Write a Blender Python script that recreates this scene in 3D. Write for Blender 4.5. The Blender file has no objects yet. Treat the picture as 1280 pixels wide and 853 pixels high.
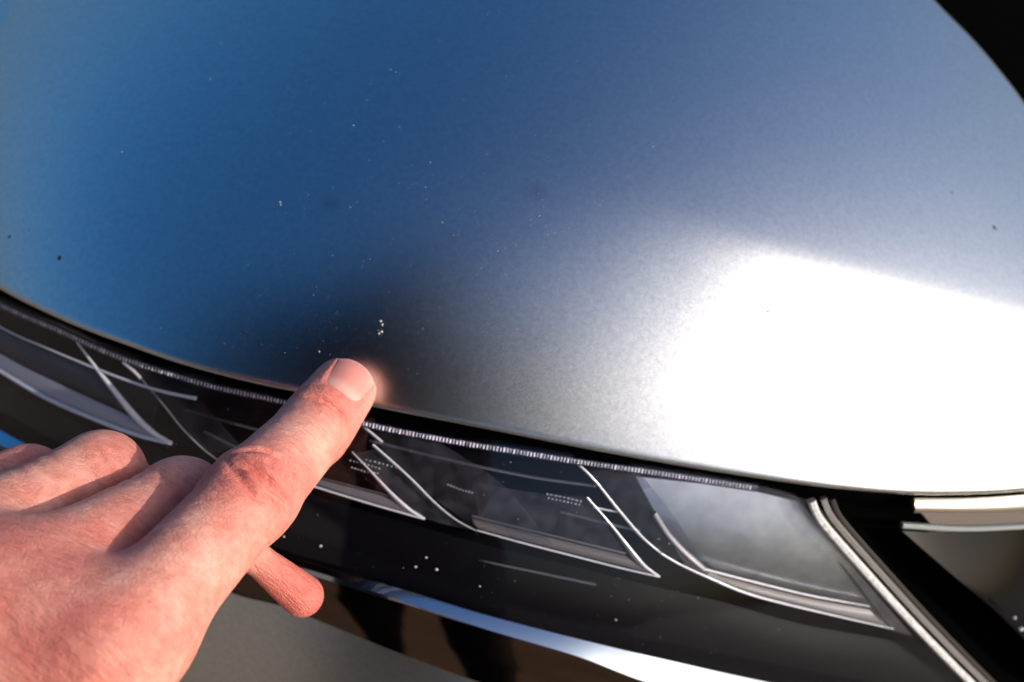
import bpy, math, random
import numpy as np
from mathutils import Matrix, Vector
random.seed(7); rng = np.random.default_rng(7)
scene = bpy.context.scene
COL = scene.collection

# ------------------------------------------------------------------ camera
FPX = 1229.0                                   # focal length in photo pixels (1280 wide)
C = np.array([0.0, -0.150, 0.200])
TGT = np.array([0.0, 0.0, 0.0])
ROLL = math.radians(11)
fwd = (TGT - C) / np.linalg.norm(TGT - C)
X0 = np.array([1.0, 0, 0]); U0 = np.cross(X0, fwd)
right = math.cos(ROLL) * X0 + math.sin(ROLL) * U0
up = -math.sin(ROLL) * X0 + math.cos(ROLL) * U0
cam_d = bpy.data.cameras.new('camera'); cam = bpy.data.objects.new('camera', cam_d); COL.objects.link(cam)
cam.matrix_world = Matrix(((right[0], up[0], -fwd[0], C[0]), (right[1], up[1], -fwd[1], C[1]),
                           (right[2], up[2], -fwd[2], C[2]), (0, 0, 0, 1)))
cam_d.sensor_width = 36.0; cam_d.lens = 36.0 * FPX / 1280.0
cam_d.clip_start = 0.01; cam_d.clip_end = 3000
cam_d.dof.use_dof = True; cam_d.dof.focus_distance = 0.214; cam_d.dof.aperture_fstop = 13.0
scene.camera = cam

# ------------------------------------------------------------------ sky, sun, exposure
SUN_EL, SUN_AZ = math.radians(33), math.radians(-14)        # azimuth from +X towards +Y
sdir = np.array([math.cos(SUN_EL) * math.cos(SUN_AZ), math.cos(SUN_EL) * math.sin(SUN_AZ), math.sin(SUN_EL)])
world = bpy.data.worlds.new('World'); scene.world = world; world.use_nodes = True
wn = world.node_tree; bg = wn.nodes['Background']
sky = wn.nodes.new('ShaderNodeTexSky'); sky.sky_type = 'NISHITA'; sky.sun_disc = False
sky.sun_elevation = SUN_EL; sky.sun_rotation = math.pi / 2 - SUN_AZ
sky.air_density = 1.0; sky.dust_density = 6.0; sky.ozone_density = 3.6
hs = wn.nodes.new('ShaderNodeHueSaturation'); hs.inputs['Saturation'].default_value = 1.38      # vivid picture setting of the photograph
wn.links.new(sky.outputs[0], hs.inputs['Color']); wn.links.new(hs.outputs[0], bg.inputs[0]); bg.inputs[1].default_value = 0.15
sun_d = bpy.data.lights.new('sun', 'SUN'); sun_d.energy = 3.1; sun_d.angle = math.radians(0.5); sun_d.color = (1.0, 0.92, 0.82)
sun = bpy.data.objects.new('sun', sun_d); COL.objects.link(sun)
sun.rotation_euler = Vector(-sdir).to_track_quat('-Z', 'Y').to_euler(); sun.location = tuple(sdir * 2)
scene.view_settings.view_transform = 'Standard'; scene.view_settings.look = 'None'
scene.view_settings.exposure = 0.0; scene.view_settings.gamma = 1.0; scene.view_settings.use_curve_mapping = False

# ------------------------------------------------------------------ helpers
def ray(px, py): return fwd + ((px - 640) / FPX) * right - ((py - 426.5) / FPX) * up
def unp(px, py, d): return C + ray(px, py) * d
def hits(pix, surf):
    pix = np.asarray(pix, float)
    D = fwd[None] + ((pix[:, 0] - 640) / FPX)[:, None] * right - ((pix[:, 1] - 426.5) / FPX)[:, None] * up
    t = np.full(len(pix), .06); live = np.ones(len(pix), bool)
    for _ in range(130):
        p = C + D * t[:, None]; live &= p[:, 2] >= surf(p[:, 0], p[:, 1])
        if not live.any(): break
        t[live] += .01
    lo, hi = t - .01, t.copy()
    for _ in range(26):
        m = (lo + hi) / 2; p = C + D * m[:, None]; below = p[:, 2] < surf(p[:, 0], p[:, 1])
        hi = np.where(below, m, hi); lo = np.where(below, lo, m)
    return C + D * hi[:, None]
def hit(px, py, surf): return hits([(px, py)], surf)[0]
def resample(pts, n):
    """smooth curve through points, n samples by arc length (Catmull-Rom)"""
    p = np.asarray(pts, float)
    if len(p) > 2:
        out = []
        q = np.vstack([2 * p[0] - p[1], p, 2 * p[-1] - p[-2]])
        for i in range(1, len(q) - 2):
            for t in np.linspace(0, 1, 16, endpoint=False):
                a, b, c, d = q[i - 1], q[i], q[i + 1], q[i + 2]
                out.append(0.5 * ((2 * b) + (-a + c) * t + (2 * a - 5 * b + 4 * c - d) * t * t + (-a + 3 * b - 3 * c + d) * t ** 3))
        out.append(p[-1]); p = np.array(out)
    s = np.concatenate([[0], np.cumsum(np.linalg.norm(np.diff(p, axis=0), axis=1))])
    t = np.linspace(0, s[-1], n)
    return np.stack([np.interp(t, s, p[:, k]) for k in range(p.shape[1])], 1)
def curve3(pix, surf, n):
    return hits(resample(pix, n), surf)
def mesh_obj(name, verts, faces, mat, parent=None, smooth=True):
    me = bpy.data.meshes.new(name); me.from_pydata([tuple(map(float, v)) for v in verts], [], [tuple(map(int, f)) for f in faces])
    me.update(); me.validate()
    if smooth: me.polygons.foreach_set('use_smooth', [True] * len(me.polygons))
    if mat: me.materials.append(mat)
    o = bpy.data.objects.new(name, me); COL.objects.link(o)
    if parent: o.parent = parent
    return o
def empty(name, loc=(0, 0, 0)):
    o = bpy.data.objects.new(name, None); COL.objects.link(o); o.location = loc; o.empty_display_size = 0.02
    return o
def put(o, parent):                      # parent and keep the place
    o.parent = parent; o.matrix_parent_inverse = Matrix.Translation(-Vector(parent.location)); return o
def tag(o, label=None, cat=None, group=None, kind=None):
    for k, v in (('label', label), ('category', cat), ('group', group), ('kind', kind)):
        if v: o[k] = v
    return o
def gridfaces(nu, nv, off=0):
    i, j = np.meshgrid(np.arange(nu - 1), np.arange(nv - 1), indexing='ij')
    a = (i * nv + j).ravel() + off
    return np.stack([a, a + nv, a + nv + 1, a + 1], 1).tolist()
def shell(name, rows, thick, mat, parent=None, smooth=True, flip=False):
    """rows: (nu,nv,3) grid; a sheet with real thickness away from the camera side"""
    g = np.asarray(rows); nu, nv, _ = g.shape
    du = np.gradient(g, axis=0); dv = np.gradient(g, axis=1)
    n = np.cross(du, dv); n /= np.linalg.norm(n, axis=2, keepdims=True) + 1e-12
    if np.mean(np.sum(n * (C - g), axis=2)) < 0: n = -n
    top = g.reshape(-1, 3); bot = (g - n * thick).reshape(-1, 3)
    V = np.vstack([top, bot]); N = nu * nv
    f1 = gridfaces(nu, nv); f2 = [tuple(reversed([k + N for k in f])) for f in f1]
    side = []
    ring = [i * nv for i in range(nu)] + [(nu - 1) * nv + j for j in range(1, nv)] + [i * nv + nv - 1 for i in range(nu - 2, -1, -1)] + [j for j in range(nv - 2, 0, -1)]
    for a, b in zip(ring, ring[1:] + ring[:1]): side.append((a, b, b + N, a + N))
    o = mesh_obj(name, V, list(f1) + f2 + side, mat, None, smooth)
    me = o.data
    import bmesh
    bm = bmesh.new(); bm.from_mesh(me); bmesh.ops.recalc_face_normals(bm, faces=bm.faces)
    if smooth:
        for e in bm.edges:
            if len(e.link_faces) == 2 and e.calc_face_angle(0) > math.radians(38): e.smooth = False
    bm.to_mesh(me); bm.free()
    if parent: put(o, parent)
    return o
def between(A, B, nv, bulge=0.0, dirn=None):
    A = np.asarray(A); B = np.asarray(B); t = np.linspace(0, 1, nv)[None, :, None]
    g = A[:, None] * (1 - t) + B[:, None] * t
    if bulge:
        d = np.array(dirn if dirn is not None else [0, -0.6, 0.8])
        g = g + d * (bulge * 4 * t * (1 - t))
    return g
def bar(name, pts, w, h, mat, parent, taper=None, nrm=None, bevel=0.25):
    """sweep of a bevelled rectangular section along pts; w across, h towards the viewer"""
    P = np.asarray(pts, float); n = len(P)
    T = np.gradient(P, axis=0); T /= np.linalg.norm(T, axis=1, keepdims=True)
    N0 = np.array(nrm if nrm is not None else FN)
    S = np.cross(T, N0); S /= np.linalg.norm(S, axis=1, keepdims=True); Nn = np.cross(S, T)
    c = bevel
    sec = [(-.5, -.5), (.5, -.5), (.5, .5 - c), (.5 - c, .5), (-.5 + c, .5), (-.5, .5 - c)]
    V = []
    tp = np.interp(np.linspace(0, 1, n), np.linspace(0, 1, len(taper)), taper) if taper else np.ones(n)
    for i in range(n):
        for a, b in sec: V.append(P[i] + S[i] * a * w * tp[i] + Nn[i] * b * h * tp[i])
    m = len(sec); Fc = []
    for i in range(n - 1):
        for k in range(m): Fc.append((i * m + k, i * m + (k + 1) % m, (i + 1) * m + (k + 1) % m, (i + 1) * m + k))
    Fc += [tuple(range(m))[::-1], tuple((n - 1) * m + k for k in range(m))]
    o = mesh_obj(name, V, Fc, mat, None, False)
    import bmesh
    bm = bmesh.new(); bm.from_mesh(o.data); bmesh.ops.recalc_face_normals(bm, faces=bm.faces); bm.to_mesh(o.data); bm.free()
    if parent: put(o, parent)
    return o

# ------------------------------------------------------------------ materials
def mat(name, base=(.5, .5, .5), metal=0.0, rough=0.5, spec=0.5, **kw):
    m = bpy.data.materials.new(name); m.use_nodes = True
    b = m.node_tree.nodes['Principled BSDF']
    b.inputs['Base Color'].default_value = (*base, 1); b.inputs['Metallic'].default_value = metal
    b.inputs['Roughness'].default_value = rough; b.inputs['Specular IOR Level'].default_value = spec
    for k, v in kw.items(): b.inputs[k.replace('_', ' ')].default_value = v
    return m
def N(m, t, **kw):
    n = m.node_tree.nodes.new(t)
    for k, v in kw.items(): setattr(n, k, v)
    return n
def L(m, a, b): m.node_tree.links.new(a, b)
def noise(m, scale, detail=3, coord=None, rough=0.5):
    n = N(m, 'ShaderNodeTexNoise'); n.inputs['Scale'].default_value = scale; n.inputs['Detail'].default_value = detail; n.inputs['Roughness'].default_value = rough
    if coord is None:
        tc = N(m, 'ShaderNodeTexCoord'); coord = tc.outputs['Object']
    L(m, coord, n.inputs['Vector']); return n
def ramp(m, fac, stops):
    r = N(m, 'ShaderNodeValToRGB'); cr = r.color_ramp
    while len(cr.elements) > len(stops): cr.elements.remove(cr.elements[-1])
    while len(cr.elements) < len(stops): cr.elements.new(0.5)
    for e, (p, c) in zip(cr.elements, stops): e.position = p; e.color = (*c, 1) if len(c) == 3 else c
    L(m, fac, r.inputs[0]); return r
def bump(m, h, strength, dist):
    b = N(m, 'ShaderNodeBump'); b.inputs['Strength'].default_value = strength; b.inputs['Distance'].default_value = dist
    L(m, h, b.inputs['Height']); return b

def paint(name, base, rough):
    """satin metallic paint: short-tailed gloss lobe over leaning flakes"""
    m = bpy.data.materials.new(name); m.use_nodes = True; nt = m.node_tree; nt.nodes.remove(nt.nodes['Principled BSDF'])
    tc = N(m, 'ShaderNodeTexCoord')
    v = N(m, 'ShaderNodeTexVoronoi'); v.inputs['Scale'].default_value = 4200; L(m, tc.outputs['Object'], v.inputs['Vector'])
    sub = N(m, 'ShaderNodeVectorMath', operation='SUBTRACT'); L(m, v.outputs['Color'], sub.inputs[0]); sub.inputs[1].default_value = (.5, .5, .5)
    sc = N(m, 'ShaderNodeVectorMath', operation='SCALE'); L(m, sub.outputs[0], sc.inputs[0]); sc.inputs['Scale'].default_value = 0.036
    ge = N(m, 'ShaderNodeNewGeometry')
    ad = N(m, 'ShaderNodeVectorMath', operation='ADD'); L(m, ge.outputs['Normal'], ad.inputs[0]); L(m, sc.outputs[0], ad.inputs[1])
    no = N(m, 'ShaderNodeVectorMath', operation='NORMALIZE'); L(m, ad.outputs[0], no.inputs[0])
    n2 = noise(m, 9, 4); r2 = ramp(m, n2.outputs['Fac'], [(0.3, (rough - .015,) * 3), (0.7, (rough + .02,) * 3)])
    n3 = noise(m, 700, 2); r3 = ramp(m, n3.outputs['Fac'], [(0.3, tuple(x * .93 for x in base)), (0.7, tuple(min(1, x * 1.06) for x in base))])
    col = r3.outputs[0]
    for cx in SMUDGES:                                 # two old rub marks on the panel
        dn = N(m, 'ShaderNodeVectorMath', operation='DISTANCE'); L(m, tc.outputs['Object'], dn.inputs[0]); dn.inputs[1].default_value = cx
        rd = ramp(m, dn.outputs['Value'], [(.0008, (.80, .80, .82)), (.0028, (1, 1, 1))])
        mm = N(m, 'ShaderNodeMix', data_type='RGBA', blend_type='MULTIPLY'); mm.inputs['Factor'].default_value = 1; L(m, col, mm.inputs['A']); L(m, rd.outputs[0], mm.inputs['B']); col = mm.outputs['Result']
    sh = []
    for k in (1.0, 1.4):
        g = N(m, 'ShaderNodeBsdfGlossy', distribution='BECKMANN'); L(m, no.outputs[0], g.inputs['Normal']); L(m, col, g.inputs['Color'])
        q = N(m, 'ShaderNodeMath', operation='MULTIPLY'); L(m, r2.outputs[0], q.inputs[0]); q.inputs[1].default_value = k; L(m, q.outputs[0], g.inputs['Roughness']); sh.append(g)
    mx = N(m, 'ShaderNodeMixShader'); mx.inputs[0].default_value = .16; L(m, sh[0].outputs[0], mx.inputs[1]); L(m, sh[1].outputs[0], mx.inputs[2])
    L(m, mx.outputs[0], nt.nodes['Material Output'].inputs[0])
    return m
M = {}
SMUDGES = []
PAINT_ARGS = ('satin_silver_paint', (.64, .66, .655), .335)
M['lip'] = mat('sunlit_hem_paint', (.62, .57, .50), 1, .34)  # hood paint again, with its sunlit cream tone put into the colour
M['black'] = mat('black_plastic', (.006, .006, .007), 0, .45, .4)
M['rubber'] = mat('black_rubber', (.0015, .0015, .0015), 0, .9, 0)
M['gloss'] = mat('piano_black', (.004, .004, .005), 0, .12, .12)
M['housing'] = mat('lamp_housing', (.003, .003, .005), 0, .45, .06)
M['chrome'] = mat('chrome', (.50, .57, .63), 1, .07)
M['dchrome'] = mat('chrome_dark_reflection', (.11, .075, .055), 1, .06)  # chrome's lower facet, the brown ground reflection put into its colour
M['guide'] = mat('light_guide_acrylic', (.90, .92, .96), 0, .18, .7)
M['guide_dim'] = mat('light_guide_smoke', (.14, .14, .16), .2, .25, .7)
M['bright'] = mat('polished_reflector', (.85, .86, .88), 1, .16)
M['glare_panel'] = mat('satin_glare_panel', (.34, .37, .40), 1, .32)
m = M['glare_panel']; n1 = noise(m, 160, 6); r1 = ramp(m, n1.outputs['Fac'], [(.3, (.32, .35, .37)), (.7, (.44, .47, .48))]); L(m, r1.outputs[0], m.node_tree.nodes['Principled BSDF'].inputs['Base Color'])
n2 = noise(m, 300, 4); L(m, bump(m, n2.outputs['Fac'], .10, .0004).outputs[0], m.node_tree.nodes['Principled BSDF'].inputs['Normal'])
M['knurl'] = mat('knurled_acrylic', (.85, .86, .98), .1, .15, .8)
M['dust'] = mat('dust', (.62, .60, .56), 0, .8)
M['grime'] = mat('tar_spot', (.02, .018, .015), 0, .6)
M['jacket'] = mat('dark_cloth', (.012, .012, .015), 0, .9)
M['trouser'] = mat('dark_denim', (.015, .018, .028), 0, .9)
M['hair'] = mat('hair', (.02, .014, .01), 0, .6)
M['nail'] = mat('fingernail', (.80, .44, .40), 0, .42, .30, Subsurface_Weight=.25, Subsurface_Scale=.002)
m = M['nail']; an = N(m, 'ShaderNodeAttribute', attribute_name='along'); rn = ramp(m, an.outputs['Fac'], [(0, (.70, .36, .30)), (.18, (.70, .36, .30)), (.36, (.64, .25, .21)), (.85, (.64, .25, .21)), (.95, (.70, .34, .28))]); L(m, rn.outputs[0], m.node_tree.nodes['Principled BSDF'].inputs['Base Color'])
# clear cover glass: thin polycarbonate sheet
m = bpy.data.materials.new('clear_polycarbonate'); m.use_nodes = True; nt = m.node_tree; nt.nodes.remove(nt.nodes['Principled BSDF'])
tr = N(m, 'ShaderNodeBsdfTransparent'); tr.inputs[0].default_value = (.93, .93, .95, 1)
gl = N(m, 'ShaderNodeBsdfGlossy'); gl.inputs['Roughness'].default_value = .045
fr = N(m, 'ShaderNodeFresnel'); ge = N(m, 'ShaderNodeNewGeometry'); ior = N(m, 'ShaderNodeMix'); ior.inputs['A'].default_value = 1.46; ior.inputs['B'].default_value = 1 / 1.46
L(m, ge.outputs['Backfacing'], ior.inputs['Factor']); L(m, ior.outputs['Result'], fr.inputs['IOR'])
mx = N(m, 'ShaderNodeMixShader'); co = N(m, 'ShaderNodeMath', operation='MULTIPLY'); co.inputs[1].default_value = .65; L(m, fr.outputs[0], co.inputs[0]); L(m, co.outputs[0], mx.inputs[0]); L(m, tr.outputs[0], mx.inputs[1]); L(m, gl.outputs[0], mx.inputs[2])
L(m, mx.outputs[0], nt.nodes['Material Output'].inputs[0]); M['lens'] = m
# ground
m = mat('asphalt', (.16, .145, .12), 0, .9); b = m.node_tree.nodes['Principled BSDF']
n1 = noise(m, 1.5, 6); r1 = ramp(m, n1.outputs['Fac'], [(.3, (.17, .13, .095)), (.7, (.25, .195, .14))]); L(m, r1.outputs[0], b.inputs['Base Color'])
M['ground'] = m
# skin
m = mat('skin', (.72, .40, .30), 0, .48, .45, Subsurface_Weight=.22, Subsurface_Scale=.0018)
b = m.node_tree.nodes['Principled BSDF']; b.inputs['Subsurface Radius'].default_value = (1.0, .36, .22)
at = N(m, 'ShaderNodeAttribute', attribute_name='redness'); uv = N(m, 'ShaderNodeAttribute', attribute_name='axis_uv')
n1 = noise(m, 130, 4); n2 = noise(m, 520, 3)
r1 = ramp(m, n1.outputs['Fac'], [(.30, (.72, .265, .20)), (.52, (.81, .36, .275)), (.72, (.87, .46, .35))])
mixr = N(m, 'ShaderNodeMix', data_type='RGBA'); nr = noise(m, 55, 3); rr_ = ramp(m, nr.outputs['Fac'], [(.46, (0, 0, 0)), (.70, (.6, .6, .6))]); mxr = N(m, 'ShaderNodeMath', operation='ADD', use_clamp=True); L(m, at.outputs['Fac'], mxr.inputs[0]); L(m, rr_.outputs[0], mxr.inputs[1]); L(m, mxr.outputs[0], mixr.inputs['Factor']); L(m, r1.outputs[0], mixr.inputs['A']); mixr.inputs['B'].default_value = (.70, .19, .15, 1)
r2 = ramp(m, n2.outputs['Fac'], [(.3, (.9, .85, .85)), (.7, (1.04, 1.04, 1.04))])
mul = N(m, 'ShaderNodeMix', data_type='RGBA', blend_type='MULTIPLY'); mul.inputs['Factor'].default_value = 1; L(m, mixr.outputs['Result'], mul.inputs['A']); L(m, r2.outputs[0], mul.inputs['B'])
L(m, mul.outputs['Result'], b.inputs['Base Color'])
mp = N(m, 'ShaderNodeMapping'); mp.inputs['Scale'].default_value = (1.0, .13, .35); L(m, uv.outputs['Vector'], mp.inputs['Vector'])
nw = noise(m, 1400, 4, mp.outputs[0], .6)                     # fine lines across the finger
vo = N(m, 'ShaderNodeTexVoronoi', feature='DISTANCE_TO_EDGE'); vo.inputs['Scale'].default_value = 1300
tc = N(m, 'ShaderNodeTexCoord'); L(m, tc.outputs['Object'], vo.inputs['Vector'])
vr = ramp(m, vo.outputs['Distance'], [(0, (0, 0, 0)), (.16, (1, 1, 1))])
ma = N(m, 'ShaderNodeMath', operation='MULTIPLY_ADD'); L(m, vr.outputs[0], ma.inputs[0]); ma.inputs[1].default_value = .10; L(m, nw.outputs['Fac'], ma.inputs[2])
bp = bump(m, ma.outputs[0], 1.0, .0007); L(m, bp.outputs[0], b.inputs['Normal'])
M['skin'] = m

# ------------------------------------------------------------------ ground
g = 1500.0
tag(mesh_obj('ground', [(-g, -g, -.86), (g, -g, -.86), (g, g, -.86), (-g, g, -.86)], [(0, 1, 2, 3)], M['ground']), kind='structure')

# ------------------------------------------------------------------ the hood surface
A_, LAM, B_, XC, KL, WL = .72, .055, .05, .0, 1.62, .15
CR_PIX = [(420, 160), (640, 212), (820, 268), (960, 315), (1120, 362), (1280, 392), (1500, 425)]
def sstep(t):
    t = np.clip(t, 0, 1); return t * t * (3 - 2 * t)
def H0(x, y):
    s = y + .024
    lat = 2 * KL * WL * WL * (np.sqrt(1 + ((x - XC) / WL) ** 2) - 1)
    return A_ * LAM * (1 - np.exp(-s / LAM)) + B_ * s - lat - .012 + 48.0 * np.clip(x + .085, -.1, 0) ** 3 * np.exp(-np.maximum(s, 0) / .05)
_cr = np.array([hit(a, b, H0)[:2] for a, b in CR_PIX]); _crp = np.polyfit(_cr[:, 0], _cr[:, 1], 3)
CRX0 = _cr[1, 0]
def H(x, y):
    z = H0(x, y)
    xx = np.clip(x, -.06, .20)
    d = (y - np.polyval(_crp, xx)) * .95
    w = .0017 + .007 * np.clip((.06 - x) / .08, 0, 1)
    amt = math.tan(math.radians(15)) * sstep((x - (CRX0 - .045)) / .125)
    sp = w * np.logaddexp(0, -d / w)
    sp = .075 * (1 - np.exp(-sp / .075))
    return z - amt * sp
EDGE = [(-420, 90), (-250, 215), (-120, 295), (0, 363), (50, 388), (100, 410), (160, 432), (220, 453), (280, 470), (340, 484), (400, 495), (470, 509),
        (540, 523), (620, 539), (700, 555), (800, 574), (900, 591), (1000, 606), (1080, 615), (1142, 619), (1210, 619), (1280, 615), (1400, 602), (1600, 570)]
EDGE = [(a, b - 7) for a, b in EDGE]        # the rolled hem below takes these few pixels back
E3 = curve3(EDGE, H, 300)
ef = np.polyfit(E3[:, 0], E3[:, 1], 6); zf = np.polyfit(E3[:, 0], E3[:, 2], 6)
XMIN, XMAX = E3[0, 0] + .002, E3[-1, 0] - .002
def ye(x): return np.polyval(ef, np.clip(x, XMIN, XMAX))
def ze(x): return np.polyval(zf, np.clip(x, XMIN, XMAX))
BACK = [(1020, -190), (1100, -78), (1166, 0), (1226, 62), (1283, 134), (1345, 230), (1420, 370)]  # made-up rear cut of the hood, following the dark vignetted corner
B3 = curve3(BACK, H, 60)
o_ = np.argsort(B3[:, 0]); bx_, by_ = B3[o_, 0], B3[o_, 1]
def yback(x):
    sl = (by_[3] - by_[0]) / (bx_[3] - bx_[0])
    y = np.where(x < bx_[0], by_[0] + (x - bx_[0]) * sl, np.interp(x, bx_, by_))
    return np.minimum(y, .55)
# columns follow x, rows run from the front edge to the rear edge
xs = np.linspace(E3[0, 0], min(E3[-1, 0], bx_[-1] - .002), 330)
ex = np.interp(xs, E3[:, 0], E3[:, 1])
yb = yback(xs); yb = np.maximum(yb, ex + .03)
t = np.linspace(0, 1, 200); t = .35 * t + .65 * t ** 2.2
rows = []
Yg = ex[:, None] + (yb - ex)[:, None] * t[None]
Zg = H(xs[:, None] + 0 * Yg, Yg)
G = np.stack([xs[:, None] + 0 * Yg, Yg, Zg], 2)
# rolled front hem and rolled edge at the made-up rear cut, turned-over sheet
def roll_edge(P, Q, r, n, depth, sweep=100):
    """P edge points, Q next points inside; returns n rows continuing past the edge and turning down"""
    d = P - Q; d /= np.linalg.norm(d, axis=1, keepdims=True)
    sx = np.gradient(P, axis=0); nrm = np.cross(sx, d); nrm /= np.linalg.norm(nrm, axis=1, keepdims=True)
    nrm *= np.sign(nrm[:, 2:3])
    out = []
    for a in np.linspace(0, math.radians(sweep), n)[1:]:
        out.append(P + d * r * math.sin(a) - nrm * r * (1 - math.cos(a)))
    a = math.radians(sweep); tdir = d * math.cos(a) - nrm * math.sin(a)
    out.append(out[-1] + tdir * depth)
    return out
fr_rows = roll_edge(G[:, 0], G[:, 1], .0016, 6, .006, 112)
bk_rows = roll_edge(G[:, -1], G[:, -2], .006, 8, .02)
Gall = np.concatenate([np.stack(fr_rows[::-1], 1), G, np.stack(bk_rows, 1)], 1)
SMUDGES += [tuple(hit(670, 240, H)), tuple(hit(413, 255, H))]; M['paint'] = paint(*PAINT_ARGS)
car = empty('car', (0, .3, -.86))
tag(car, 'silver satin car seen close up at the front edge of its hood', 'car')
nu, nv, _ = Gall.shape
hood = mesh_obj('hood', Gall.reshape(-1, 3), gridfaces(nu, nv), M['paint']); put(hood, car)
hood['label'] = 'satin silver hood panel with a soft crease'
# added black panel past the hood's outline, stands in for lens vignetting
cw = []
for k in range(60):
    P = np.array([bx_[0] - .25 + k * .009, 0, 0]); P[1] = float(yback(P[0])); 
    cw.append(P)
cw = np.array(cw); cz = H(cw[:, 0], cw[:, 1])
Acw = np.stack([cw[:, 0], cw[:, 1] - .004, cz - .030], 1); Bcw = Acw + np.array([.10, .30, -.03])
vignette_panel = shell('vignette_panel', between(Acw, Bcw, 12, .01, [0, 0, 1]), .003, M['rubber'], car); vignette_panel['label'] = 'added black panel darkening the corner past the hood'

# ------------------------------------------------------------------ fascia surface below the hood edge
SL = math.tan(math.radians(50)); FN = np.array([0, -math.sin(math.radians(50)), math.cos(math.radians(50))])
def FS(off, slope=SL):
    return lambda x, y: ze(x) - .004 + off - slope * (ye(x) - y) if True else 0
def LS(off):                              # lens sheet, gently convex
    def f(x, y):
        d = ye(x) - y
        return ze(x) - .005 + off - SL * d * (.86 + .28 * np.clip((.05 - x) / .12, 0, 1) + 5.2 * np.maximum(d, 0))
    return f
TOPL = [(-300, 215), (-150, 300), (0, 375), (75, 408), (150, 441), (250, 473), (360, 498), (460, 524), (560, 544), (640, 558), (760, 577), (900, 599), (960, 611), (1016, 627)]
STU = [(-300, 360), (-150, 454), (0, 538), (100, 590), (200, 636), (335, 688), (411, 711), (500, 736), (608, 769), (751, 806), (859, 831), (931, 847), (1100, 882), (1300, 920), (1500, 952)]
STL = [(-300, 378), (-150, 472), (0, 556), (100, 608), (200, 653), (335, 698), (411, 720), (500, 751), (608, 787), (723, 821), (805, 852), (931, 890), (1100, 935), (1300, 980), (1500, 1010)]
BUM = [(-300, 420), (-150, 520), (0, 606), (100, 656), (200, 703), (293, 742), (355, 758), (402, 777), (500, 817), (600, 853), (760, 905), (931, 955), (1100, 1000), (1300, 1050), (1500, 1090)]
lampbase = hit(600, 650, LS(0))
headlight = None
NU = 150
# lens
lt = curve3(TOPL, LS(0), NU)
lb_pix = [p for p in STU if p[0] < 1000] + [(1100, 880), (1236, 905)]
lb = curve3(lb_pix, LS(0), NU)
tt = np.linspace(0, 1, 24)
g = between(lt, lb, 24)
for i in range(NU):                       # drop onto the convex surface
    for j in range(24): g[i, j, 2] = LS(0)(g[i, j, 0], g[i, j, 1])
lens = shell('lens', g, .0022, M['lens'], car); lens['label'] = 'clear headlight cover'
# housing (deep black tub)
gh = between(curve3([(a, b - 6) for a, b in TOPL], LS(-.020), NU), curve3(lb_pix, LS(-.020), NU), 20)
housing = shell('lamp_housing', gh, .002, M['housing'], car); housing['label'] = 'black inside of the headlight'
# inner bezel floor: dark shelf behind the lower half of the cover
LOWB = [(-300, 300), (-150, 395), (0, 480), (60, 512), (130, 542), (215, 566), (300, 590), (400, 622), (530, 660), (600, 680), (700, 704), (825, 735), (900, 752), (1000, 780), (1110, 800), (1190, 815)]
ga = between(curve3(LOWB, LS(-.012), NU), curve3(lb_pix, LS(-.004), NU), 10, .002, FN)
bez = shell('bezel', ga, .0015, M['housing'], car)

# gap seal
sl1 = curve3([(a, b - 8) for a, b in EDGE[1:-1]], FS(-.010), NU); sl2 = curve3([(a, b + 22) for a, b in EDGE[1:-1]], FS(-.012), NU)
seal = shell('rubber_seal', between(sl1, sl2, 6, .0015, FN), .003, M['rubber'], car)

# chrome strip: upper facet looks at the sky, lower facet looks at the ground
su = curve3(STU, LS(-.0005), NU); sl_ = curve3(STL, LS(.0053), NU); bu = curve3(BUM, LS(-.0008), NU)
strip = shell('trim_strip', between(su, sl_, 6, .0001, FN), .0015, M['chrome'], car); strip['label'] = 'bright chrome strip under the headlight'
low = shell('trim_band', between(sl_ + FN * -.0004, bu, 8, .0006, FN), .0015, M['dchrome'], car); low['label'] = 'lower chrome band with its dark reflection put in the colour'
bb = curve3([(a - 60, b + 260) for a, b in BUM], LS(-.008), NU)
bu2 = curve3([(a, b + 1) for a, b in BUM], LS(-.0008), NU)
bumper = shell('bumper', between(bu2, bb, 24, .004, FN), .002, M['paint'], car); bumper['label'] = 'satin silver bumper skin'
# groove between band and bumper
groove = shell('groove', between(curve3([(a, b - 3) for a, b in BUM], LS(-.006), NU), curve3([(a, b + 10) for a, b in BUM], LS(-.007), NU), 3), .001, M['rubber'], car)

# ------------------------------------------------------------------ light guides inside the lamp
def pb(name, pix, off, w, h, mt, n=26, taper=None):
    p = curve3(pix, LS(off), n); 
    if name != 'light_guide': return bar(name, p, w, h, mt, car, taper)
    return bar(name, p, w * .62, h * .8, mt, car, taper, nrm=GN)
def blade(name, a, offa, b, offb, mt, n=30, th=.0012):
    return shell(name, between(curve3(a, LS(offa), n), curve3(b, LS(offb), n), 5, .0008, FN), th, mt, car)
G1, G2 = M['guide'], M['guide_dim']
GN = sdir * .8 + (C / np.linalg.norm(C)) * .6; GN /= np.linalg.norm(GN)     # guide facets turned between sun and camera to brighten them
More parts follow.
